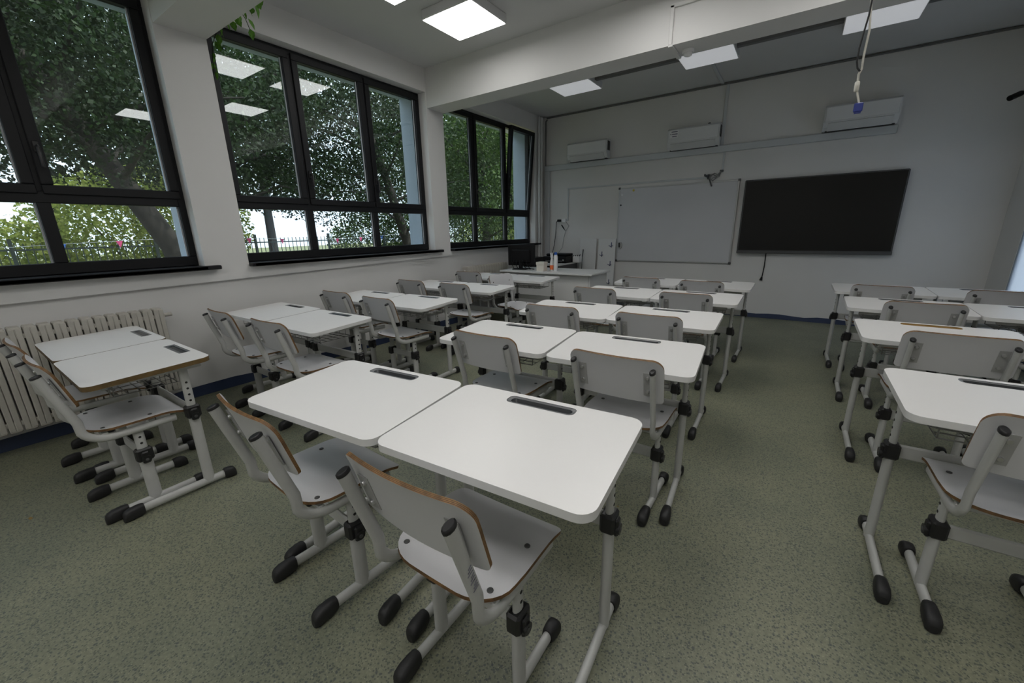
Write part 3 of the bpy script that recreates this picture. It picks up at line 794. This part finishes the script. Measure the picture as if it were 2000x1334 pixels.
def ac(x0, x1, z0, z1, label, dark_side, label_sticker=False, d=.20):
    t = thing('air_conditioner', ((x0 + x1) / 2, YF, z0), 0, label, 'air conditioner', 'wall air conditioners')
    w2 = (x1 - x0) / 2; H = z1 - z0
    b = MB()
    prof = [(0, .0), (-.11, .0), (-d * .8, .035), (-d, .09), (-d, H - .03), (-d + .04, H), (0, H)]
    n = len(prof)
    b.add([(sx * w2, y, z) for sx in (-1, 1) for y, z in prof], [(i, (i + 1) % n, n + (i + 1) % n, n + i) for i in range(n)] + [tuple(reversed(range(n))), tuple(range(n, 2 * n))])
    b.build('body', ACW, t)
    p = MB(); p.box(-w2 + .012, w2 - .012, -d - .010, -d + .002, .095, H - .025, bev=.006); p.build('front_panel', ACW, t)
    l = MB(); a = math.atan2(.055, .04)
    l.add([(-w2 + .05, -.125, .004), (w2 - .05, -.125, .004), (w2 - .05, -d * .99, .083), (-w2 + .05, -d * .99, .083), (-w2 + .05, -.13, -.006), (w2 - .05, -.13, -.006), (w2 - .05, -d * .99 - .008, .076), (-w2 + .05, -d * .99 - .008, .076)],
          [(4, 5, 6, 7), (3, 2, 1, 0), (0, 1, 5, 4), (2, 3, 7, 6), (1, 2, 6, 5), (3, 0, 4, 7)])
    l.build('louver', ACG, t)
    s = MB(); s.box(-w2 + .03, w2 - .02, -.115, -.06, -.008, .004); s.build('air_slot', DARK, t)
    if dark_side:
        s = MB(); s.box(w2 - .002, w2 + .006, -.15, -.05, .12, H - .03); s.build('side_shadow', DARK, t)  # thin dark slab standing in for the shadow on the unit's side
    if label_sticker:
        s = MB(); s.box(-w2 + .04, -w2 + .16, -d - .012, -d - .0095, H - .14, H - .03); so2 = s.build('sticker', WPLA, t)
        s = MB()
        for q, (a_, b_) in enumerate(((.02, .11), (.03, .11), (.035, .10))): s.box(-w2 + .04 + a_, -w2 + .04 + b_, -d - .0135, -d - .0118, H - .06 - q * .033, H - .048 - q * .033)
        s.disc((-w2 + .052, -d - .012, H - .087), (0, -1, 0), .008, .0015, 8)
        s.build('print', INK, so2)
        s = MB(); s.disc((w2 - .16, -.12, H), (0, 0, 1), .02, .02, 8); s.build('cable_stub', DARK, t)
ac(-3.59, -2.85, 2.545, 2.84, 'plain white air conditioner at the left, near the corner', True)
ac(-1.86, -1.13, 2.535, 2.835, 'white air conditioner with a printed sticker on its panel', True, True)
ac(.085, .815, 2.545, 2.835, 'white air conditioner above the black screen', False)

# whiteboard
t = thing('whiteboard', (-1.73, YF, .818), 0, 'wide whiteboard with thin aluminium frame on the front wall', 'whiteboard')
w2 = .915; H = 1.22
mb = MB(); mb.box(-w2, w2, -.022, -.002, 0, H); mb.build('board', WBRD, t)
mb = MB()
for a in ((-w2 - .008, -w2 + .012, 0, H), (w2 - .012, w2 + .008, 0, H), (-w2, w2, -.008, .012), (-w2, w2, H - .012, H + .008)): mb.box(a[0], a[1], -.030, -.004, a[2], a[3], bev=.003)
mb.build('frame', ALU, t)
for sx in (-1, 1):
    for z in (0, H):
        mb = MB(); mb.box(sx * w2 - .018, sx * w2 + .018, -.034, -.003, z - .018, z + .018, bev=.005); mb.build('corner_cap', BEZEL, t)
def onboard(name, x, z, M, label, cat, r, h, rz_=0):
    mb = MB(); mb.disc((0, 0, 0), (0, -1, 0), r, h, 14); o = mb.build(name, M, None, (x, YF - .022, z)); return tag(o, label, cat)
onboard('magnet', -2.61, 1.765, CLAMP, 'small black round magnet on the whiteboard edge', 'magnet', .014, .008)
onboard('magnet', -2.595, 1.93, WPLA, 'small pale magnet near the top left of the whiteboard', 'magnet', .016, .008)
onboard('magnet', -2.40, 1.995, YEL, 'small yellow magnet under the top edge of the whiteboard', 'magnet', .018, .008)
e = thing('marker_holder', (-2.585, YF - .022, 1.08), 0, 'oval marker holder with black marker at left side of whiteboard', 'holder')
mb = MB(); pts = [(0, 0, -.06), (0, 0, .06)]
ring = [(.035 * cos(a), 0, .065 * sin(a)) for a in [2 * pi * k / 20 for k in range(20)]]
mb.add([(x, -.0, z) for x, y, z in ring] + [(x, -.02, z) for x, y, z in ring], [(k, k + 20, (k + 1) % 20 + 20, (k + 1) % 20) for k in range(20)] + [tuple(range(20, 40))], 0); mb.build('shell', ALU, e)
mb = MB(); mb.tube([(-.008, -.028, -.03), (-.012, -.030, .05)], .013, None, 8); mb.build('marker', CLAMP, e)

# interactive screen
t = thing('wall_screen', (.155, YF, .978), 0, 'large black flat screen with grey lower bezel on the front wall', 'screen')
w2 = .885; H = 1.04
mb = MB(); mb.box(-w2, w2, -.085, -.005, 0, H, bev=.010); mb.build('housing', BEZEL, t)
mb = MB(); mb.box(-w2 + .018, w2 - .018, -.0875, -.084, .048, H - .016); mb.build('display', SCREEN, t)
mb = MB(); mb.box(-w2, w2, -.096, -.083, 0.0, .042, bev=.004); mb.build('lower_bezel', BEZEL, t)
mb = MB(); mb.tube([(-.345, YF - .02, .985), (-.343, YF - .012, .80), (-.350, YF - .010, .66), (-.355, YF - .012, .62)], .007, None, 6); mb.tube([(-.355, YF - .012, .625), (-.362, YF - .015, .575)], [.012, .020], None, 8)
tag(mb.build('power_cord', BLK), 'black power cord with plug hanging below the screen', 'cord')

# socket with plugs
t = thing('wall_socket', (-3.735, YF, 1.54), 0, 'white double wall socket with black plugs by the trunking', 'socket')
mb = MB(); mb.box(-.07, .06, -.03, 0, -.035, .035, bev=.006); mb.build('plate', WPLA, t)
mb = MB(); mb.box(-.105, -.03, -.075, -.03, -.022, .022, bev=.008); mb.build('plug', BLK, t)
mb = MB(); mb.tube([(-.10, -.06, 0), (-.13, -.05, -.03), (-.15, -.03, -.2), (-.17, -.05, -.45), (-.19, -.10, -.62), (-.21, -.2, -.72)], .007, None, 6); mb.build('cord', BLK, t)
mb = MB(); mb.tube([(.06, -.03, -.02), (.13, -.03, -.10), (.06, -.03, -.2), (.03, -.03, -.30), (-.0, -.04, -.5), (-.10, -.10, -.66)], .005, None, 6); mb.build('grey_cord', WIRE, t)
mb = MB(); mb.tube([(-.02, -.045, -.08), (.035, -.045, -.155)], .012, .008, 8); mb.tube([(.035, -.045, -.155), (.06, -.04, -.185)], .006, None, 6); mb.build('adapter', BLK, t)

# security camera on the right wall
t = thing('security_camera', (XR, 6.90, 2.64), 0, 'small black security camera on a pale arm at the right edge', 'camera')
mb = MB(); mb.tube([(0, 0, .07), (-.10, -.04, .07), (-.20, -.09, .05), (-.25, -.12, .0)], .012, None, 8); mb.lathe([(.03, .05), (.03, .09)], (-.005, 0, 0), 10); mb.build('arm', ALU, t)
mb = MB(); mb.tube([(-.235, -.10, .0), (-.26, -.12, -.01), (-.345, -.195, -.055)], [.016, .028, .028], None, 12, side=(0, 0, 1)); mb.build('body', BLK, t)
mb = MB(); mb.tube([(-.3445, -.1945, -.0548), (-.349, -.199, -.057)], .019, None, 12, side=(0, 0, 1)); mb.build('lens', SCREEN, t)

# ------------------------------------------------------------------ teacher's corner
ZT = .775
t = thing('teacher_table', (-3.03, 5.53, 0), 0, 'white panelled teacher table in the front left corner', 'table')
mb = MB(); mb.box(-.78, .78, -.34, .36, ZT - .025, ZT, bev=.003); mb.build('tabletop', CABW, t)
mb = MB(); mb.box(-.72, .70, -.26, -.24, .16, ZT - .025); mb.build('front_panel', CABW, t)
for sx in (-.70, .72):
    mb = MB(); mb.box(sx - .012, sx + .012, -.27, .34, 0, ZT - .025); mb.build('side_panel', CABW, t)
t = thing('side_table', (-3.63, 6.78, 0), 0, 'low white side table holding the printer behind teacher table', 'table')
mb = MB(); mb.box(-.36, .24, -.40, .38, .755, .78, bev=.003); mb.build('tabletop', CABW, t)
for sx in (-.34, .22):
    mb = MB(); mb.box(sx - .01, sx + .01, -.38, .36, 0, .755); mb.build('side_panel', BEZEL, t)
mb = MB(); mb.box(-.33, .21, .30, .32, .05, .755); mb.build('back_panel', BEZEL, t)
mb = MB(); mb.box(-.33, .21, -.38, .30, .52, .535); mb.build('shelf', BEZEL, t)

t = thing('monitor', (-3.58, 5.48, ZT), math.radians(12), 'black computer monitor seen from behind on the teacher table', 'monitor')
mb = MB(); mb.box(-.225, .225, -.02, .03, .06, .385, bev=.008); mb.box(-.16, .16, -.05, -.018, .10, .31, bev=.015); mb.build('case', BLK, t)
mb = MB(); mb.box(-.21, .21, .03, .033, .075, .37); mb.build('display', SCREEN, t)
mb = MB(); mb.box(-.03, .03, -.045, -.015, .01, .16, bev=.006); mb.build('neck', BLK, t)
mb = MB(); mb.box(-.12, .12, -.11, .09, 0, .014, bev=.005); mb.build('base', BLK, t)
mb = MB()
for q in range(5): mb.tube([(-.1 + q * .05, -.06, .15), (-.12 + q * .06, -.10, .08), (-.10 + q * .07, -.09, .02), (.0 + q * .06, -.07, .008)], .006, None, 5)
mb.build('cable', BLK, t)
t = thing('desktop_computer', (-3.72, 6.08, .0), 0, 'black computer tower with loose cables right of the monitor', 'computer')
mb = MB(); mb.box(-.09, .09, -.2, .2, .50, .92, bev=.008); mb.build('case', BLK, t)
mb = MB(); mb.box(-.10, .10, -.21, .21, 0, .50, bev=.006); mb.build('stand', BEZEL, t)
mb = MB()
for q in range(4): mb.tube([(-.05 + q * .03, -.2, .84), (-.08 + q * .05, -.26, .9 + q * .02), (-.02 + q * .04, -.24, .74), (.0, -.21, .66)], .007, None, 5)
mb.build('cable', BLK, t)
t = thing('printer', (-3.60, 6.86, .78), 0, 'black printer on the side table beneath the wall socket', 'printer')
mb = MB(); mb.box(-.27, .20, -.20, .18, 0, .12, bev=.012); mb.build('body', BLK, t)
mb = MB(); mb.box(-.25, .17, -.12, .17, .12, .165, bev=.012); mb.build('lid', BLK, t)
mb = MB(); mb.box(-.2, .13, -.235, -.195, .025, .05, bev=.004); mb.build('paper_tray', BEZEL, t)
mb = MB(); mb.disc((.15, -.20, .055), (0, -1, 0), .018, .004, 10); mb.build('badge', CHROME, t)
t = thing('pen_box', (-3.325, 6.98, .78), 0, 'small white box with dark pens right of the printer', 'box')
mb = MB(); mb.box(-.065, .065, -.05, .05, 0, .11, bev=.004); mb.build('body', WPLA, t)
for q in range(3):
    mb = MB(); mb.tube([(-.04 + q * .03, 0, .08), (-.02 + q * .045, -.01, .13 + q * .008)], .007, None, 6); mb.build('pen', BLK, t)
t = thing('storage_box', (-3.135, 5.36, ZT), math.radians(3), 'square cream box with lid on teacher table by the bottles', 'box')
mb = MB(); mb.box(-.062, .062, -.06, .06, 0, .10, bev=.003); mb.build('body', CREAM, t)
mb = MB(); mb.box(-.068, .068, -.066, .066, .095, .135, bev=.004); mb.build('lid', CREAM, t)
t = thing('spray_bottle', (-3.0, 5.43, ZT), 0, 'white spray bottle with orange label on teacher table', 'bottle')
mb = MB(); mb.lathe([(.026, 0), (.030, .01), (.030, .10), (.022, .15), (.016, .185), (.016, .20)], n=14); mb.build('body', WPLA, t)
mb = MB(); mb.lathe([(.0308, .02), (.0308, .085)], n=14); mb.build('label', ORNG, t)
mb = MB(); mb.lathe([(.020, .195), (.020, .225), (.017, .25), (.022, .262)], n=12); mb.box(-.012, .012, -.045, .02, .245, .268, bev=.005); mb.box(-.006, .006, -.04, -.03, .20, .248, bev=.003); mb.build('trigger_head', WPLA, t)
t = thing('cleaner_bottle', (-2.93, 5.42, ZT), 0, 'tall white bottle with blue cap on teacher table', 'bottle')
mb = MB(); mb.lathe([(.028, 0), (.031, .008), (.031, .20), (.024, .232), (.022, .24)], n=16); mb.build('body', WPLA, t)
mb = MB(); mb.lathe([(.022, .238), (.022, .272), (.018, .278)], n=14); mb.build('cap', BLUP, t)

def leaning(name, x0, x1, ztop, ybot, label, cat, M=CABW):
    L = math.hypot(ztop, ybot); a = math.atan2(ybot, ztop)
    t = thing(name, ((x0 + x1) / 2, YF - ybot - .03, 0), 0, label, cat)
    t.rotation_euler = (-a, 0, 0)
    mb = MB(); mb.box(-(x1 - x0) / 2, (x1 - x0) / 2, -.012, .012, .004, L, bev=.003); mb.build('board', M, t); return t, L
leaning('loose_board', -3.36, -3.03, 1.205, .05, 'plain white board standing against the front wall', 'board')
t, L = leaning('coat_hook_board', -2.985, -2.66, 1.20, .10, 'white board with small dark hooks leaning below the whiteboard', 'board')
for q in range(6):
    x = (.085, -.085)[q % 2]; z = L - .11 - q * .165
    mb = MB(); mb.box(x - .008, x + .008, -.018, -.012, z - .045, z + .045, bev=.002); mb.tube([(x - .035, -.045, z - .012), (x, -.045, z - .03), (x + .035, -.045, z - .012)], .006, None, 6); mb.tube([(x, -.014, z - .03), (x, -.045, z - .03)], .006, None, 6)
    mb.build('hook', HOOKM, t)
t = thing('pointer_stick', (-3.21, 6.85, 0), 0, 'thin dark stick leaning against the plain white board', 'stick')
mb = MB(); mb.tube([(0, 0, .01), (-.06, .27, 1.0)], .008, None, 8); mb.build('shaft', BEZEL, t)
mb = MB(); mb.tube([(-.052, .234, .88), (-.0605, .2735, 1.008)], .010, None, 8); mb.build('grip', CLAMP, t)

# debris on the floor
for x, y, l in ((-3.05, .03, 'ochre scrap of leaf on the floor at the left edge'), (-.57, 1.75, 'tiny yellow crumb on the floor below the nearest right desk')):
    mb = MB(); s_ = .022 if x < -1 else .006
    mb.add([(-s_, 0, 0), (-s_ * .2, -s_ * .4, 0), (s_, -.1 * s_, 0), (s_ * .3, s_ * .4, 0), (0, 0, .006)], [(0, 1, 4), (1, 2, 4), (2, 3, 4), (3, 0, 4), (3, 2, 1, 0)])
    tag(mb.build('floor_scrap', DIRT, None, (x, y, .0005)), l, 'scrap')

# ------------------------------------------------------------------ ivy by the beam over the second window
iv = thing('ivy_vine', (-4.15, 1.775, 2.92), 0, 'green trailing ivy vine hanging at top corner of the second window', 'plant')
path = [Vector(p) for p in ((-.115, .025, -.21), (-.10, .025, -.11), (-.055, .025, -.01), (.047, .025, .042), (.18, .025, .061), (.365, .025, .066), (.498, .025, .072), (.615, .025, .06), (.714, .025, .072), (.786, .025, .10), (.84, .03, .20), (.86, .03, .43))]
mb = MB(); mb.tube(path, .003, None, 6); mb.tube([path[6], path[6] + Vector((.03, .01, -.05)), path[6] + Vector((.05, .02, -.12))], .0025, None, 6); mb.build('stem', LEAFD, iv)
lm = MB()
lm.add([(0, 0, 0), (-.35, .3, .05), (-.30, .62, .03), (0, 1.0, -.08), (.30, .62, .03), (.35, .3, .05), (0, .5, -.02)], [(0, 6, 1), (1, 6, 2), (2, 6, 3), (3, 6, 4), (4, 6, 5), (5, 6, 0)])
lme = lm.mesh('leaf', LEAFV); random.seed(11)
def leaf(p, s):
    o = bpy.data.objects.new('leaf', lme); col.objects.link(o); o.parent = iv; o.location = p; o.scale = (s, s, s)
    o.rotation_euler = (math.radians(-80 + random.uniform(-25, 25)), random.uniform(-.5, .5), random.uniform(-1.0, 1.0))
for i in range(len(path) - 1):
    for f in ((.3, .8) if i > 3 else (.2, .5, .8)):
        leaf(path[i].lerp(path[i + 1], f) + Vector((random.uniform(-.01, .01), random.uniform(0, .015), -.002)), random.uniform(.045, .07))
leaf(path[6] + Vector((.05, .02, -.05)), .075); leaf(path[6] + Vector((.05, .02, -.115)), .075); leaf(path[8], .10); leaf(path[9], .09); leaf(path[3] + Vector((0, .01, 0)), .08); leaf(path[2] + Vector((0.03, .01, .02)), .08)

# ------------------------------------------------------------------ outside
GZ = -.55
g = MB(); g.box(-70, XO - .3, -40, 60, GZ - .3, GZ); tag(g.build('ground', SOIL), kind='structure')
g = MB(); g.box(-34, -17.5, -40, 60, GZ, GZ + .02); tag(g.build('pavement', ASPH), kind='structure')

def foliage(cl, n, size, seed, shell=.45):
    """leaf quads scattered through ellipsoids; cl = [(centre, radii, share)]"""
    rng = np.random.default_rng(seed); V = []
    tot = sum(c[2] for c in cl)
    for c, r, sh in cl:
        k = max(1, int(n * sh / tot))
        d = rng.normal(size=(k, 3)); d /= np.linalg.norm(d, axis=1)[:, None]
        p = d * (rng.uniform(shell ** 3, 1, k) ** (1 / 3))[:, None] * np.array(r) + np.array(c)
        u = rng.normal(size=(k, 3)); u /= np.linalg.norm(u, axis=1)[:, None]
        t = rng.normal(size=(k, 3)); v = np.cross(u, t); v /= np.linalg.norm(v, axis=1)[:, None]
        s_ = (size * rng.uniform(.65, 1.35, k))[:, None]
        u, v = u * s_ * .5, v * s_ * .29; w_ = np.cross(u, v) / s_ * .5
        V.append(np.stack([p - u, p + v + w_, p + u, p - v + w_], 1).reshape(-1, 3))
    V = np.concatenate(V); q = len(V) // 4
    me = bpy.data.meshes.new('foliage')
    me.vertices.add(len(V)); me.vertices.foreach_set('co', V.astype(np.float32).ravel())
    me.loops.add(len(V)); me.loops.foreach_set('vertex_index', np.arange(len(V), dtype=np.int32))
    me.polygons.add(q); me.polygons.foreach_set('loop_start', np.arange(0, len(V), 4, dtype=np.int32)); me.polygons.foreach_set('loop_total', np.full(q, 4, dtype=np.int32))
    me.update(calc_edges=True); return me
def leaves(cl, n, size, seed, M, parent, shell=.45):
    me = foliage(cl, n, size, seed, shell); me.materials.append(M)
    o = bpy.data.objects.new('foliage', me); col.objects.link(o); o.parent = parent; o['kind'] = 'stuff'
def tree(x, y, h, r, lean, label, seed, n=14000, size=.13, M=None, tr=.16, low=.30):
    rng = random.Random(seed)
    t = thing('tree', (x, y, GZ), 0, label, 'tree', 'trees outside the windows')
    k = MB(); pts = [Vector((0, 0, 0)), Vector((lean[0] * .15, lean[1] * .15, h * .22)), Vector((lean[0] * .5, lean[1] * .5, h * .45)), Vector((lean[0], lean[1], h * .74))]
    k.tube(pts, [tr * 1.25, tr, tr * .75, tr * .4], None, 8)
    cl = []
    for i in range(12):
        f = low + (.95 - low) * i / 12
        p0 = pts[1].lerp(pts[3], max(0, (f - .25) / .7))
        a = i * 2.4 + rng.random(); L_ = r * rng.uniform(.6, .95)
        p1 = p0 + Vector((cos(a) * L_ * .5, sin(a) * L_ * .5, L_ * .22)); p2 = p0 + Vector((cos(a) * L_, sin(a) * L_, L_ * rng.uniform(.1, .5)))
        k.tube([p0, p1, p2], [tr * .34, tr * .2, tr * .07], None, 5)
        cl += [(p2, (r * .5, r * .5, r * .34), 1), (p1, (r * .45, r * .45, r * .3), 1)]
    k.build('trunk', BARK, t)
    cl.append((pts[3], (r * .85, r * .85, h * .28), 5))
    leaves(cl, n, size, seed, M or LEAFD, t)
    return t
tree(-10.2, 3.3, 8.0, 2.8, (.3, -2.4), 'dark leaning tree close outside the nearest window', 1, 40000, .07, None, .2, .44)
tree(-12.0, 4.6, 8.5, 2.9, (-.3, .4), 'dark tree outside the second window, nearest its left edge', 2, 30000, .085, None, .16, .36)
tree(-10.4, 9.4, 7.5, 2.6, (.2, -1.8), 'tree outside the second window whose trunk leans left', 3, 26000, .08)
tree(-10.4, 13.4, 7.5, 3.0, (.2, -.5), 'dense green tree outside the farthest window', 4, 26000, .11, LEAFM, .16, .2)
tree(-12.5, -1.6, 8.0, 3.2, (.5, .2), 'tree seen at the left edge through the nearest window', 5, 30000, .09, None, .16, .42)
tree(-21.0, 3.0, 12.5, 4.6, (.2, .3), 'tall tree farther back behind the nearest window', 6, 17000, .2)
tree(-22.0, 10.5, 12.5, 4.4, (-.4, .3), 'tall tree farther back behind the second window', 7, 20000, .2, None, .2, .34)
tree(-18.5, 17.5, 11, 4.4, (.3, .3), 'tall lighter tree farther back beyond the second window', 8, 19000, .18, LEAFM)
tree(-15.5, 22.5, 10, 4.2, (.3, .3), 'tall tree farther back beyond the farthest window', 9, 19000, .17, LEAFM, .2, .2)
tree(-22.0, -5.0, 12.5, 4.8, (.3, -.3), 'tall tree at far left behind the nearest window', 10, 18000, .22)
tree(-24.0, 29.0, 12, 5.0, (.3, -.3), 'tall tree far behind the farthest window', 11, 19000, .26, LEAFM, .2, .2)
def shrub(x, y, rx, rz_, label, seed, n=2600, M=None):
    rng = random.Random(seed); t = thing('shrub', (x, y, GZ), 0, label, 'shrub', 'shrubs along the fence outside')
    k = MB()
    for i in range(5):
        a = i * 1.26; k.tube([(0, 0, 0), (cos(a) * rx * .3, sin(a) * rx * .3, rz_ * .7), (cos(a) * rx * .6, sin(a) * rx * .6, rz_ * 1.3)], [.03, .02, .008], None, 5)
    k.build('stem', BARK, t)
    leaves([((0, 0, rz_), (rx, rx, rz_), 1), ((rx * .4, rx * .5, rz_ * 1.2), (rx * .7, rx * .7, rz_ * .8), .6), ((rx * .3, -rx * .5, rz_), (rx * .7, rx * .7, rz_ * .8), .6)], n * 2, .11, seed, M or LEAFL, t, .6)
shrub(-15.6, 3.9, 2.1, 1.95, 'bright green shrub behind the fence outside the nearest window', 21, 8500)
shrub(-15.8, .2, 1.9, 1.25, 'bright green shrub at far left behind the fence outside', 22, 5000)
shrub(-15.8, 12.4, 2.4, 1.5, 'dark shrub behind the fence outside the second window', 25, 4500, LEAFM)
shrub(-12.6, 10.8, 1.2, .8, 'low dark shrub by the fence outside the second window', 23, 2400, LEAFM)
shrub(-15.5, 19.5, 2.2, 1.3, 'wide shrub behind the fence outside the farthest window', 24, 4000)

ft = thing('metal_fence', (-13.6, 0, GZ), 0, 'dark metal bar fence standing behind the trees outside', 'fence')
pm = MB(); pm.box(-.03, .03, -.03, .03, 0, 1.95); pme = pm.mesh('fence_post', FENCEM)
for i in range(14):
    o = bpy.data.objects.new('fence_post', pme); col.objects.link(o); o.parent = ft; o.location = (0, -6 + i * 2.4, 0)
rm = MB(); rm.box(-.015, .015, -6, 25.2, 0, .035)
rme = rm.mesh('fence_rail', FENCEM)
for z in (.25, 1.70):
    o = bpy.data.objects.new('fence_rail', rme); col.objects.link(o); o.parent = ft; o.location = (0, 0, z)
bm_ = MB()
for i in range(250): bm_.box(-.008, .008, -6 + i * .125 - .008, -6 + i * .125 + .008, .1, 1.85)
bm_.build('fence_bars', FENCEM, ft)['kind'] = 'stuff'

bt = thing('bunting_string', (-12.6, 0, 0), 0, 'string of small coloured pennants hung across the garden outside', 'bunting')
mb = MB(); zs = lambda y: 1.28 - .06 * sin((y + 2) * .8)
mb.tube([(0, -2 + i * .5, zs(-2 + i * .5)) for i in range(31)], .005, None, 4); mb.build('string', WPLA, bt)
for i in range(16):
    y = -1.8 + i * .9; mb = MB(); z = zs(y)
    mb.add([(.004, y - .06, z), (.004, y + .06, z), (.004, y, z - .15), (-.004, y - .06, z), (-.004, y + .06, z), (-.004, y, z - .15)], [(0, 1, 2), (5, 4, 3), (0, 3, 4, 1), (1, 4, 5, 2), (2, 5, 3, 0)])
    mb.build('pennant', (PINK, PBLU, PINK)[i % 3], bt)
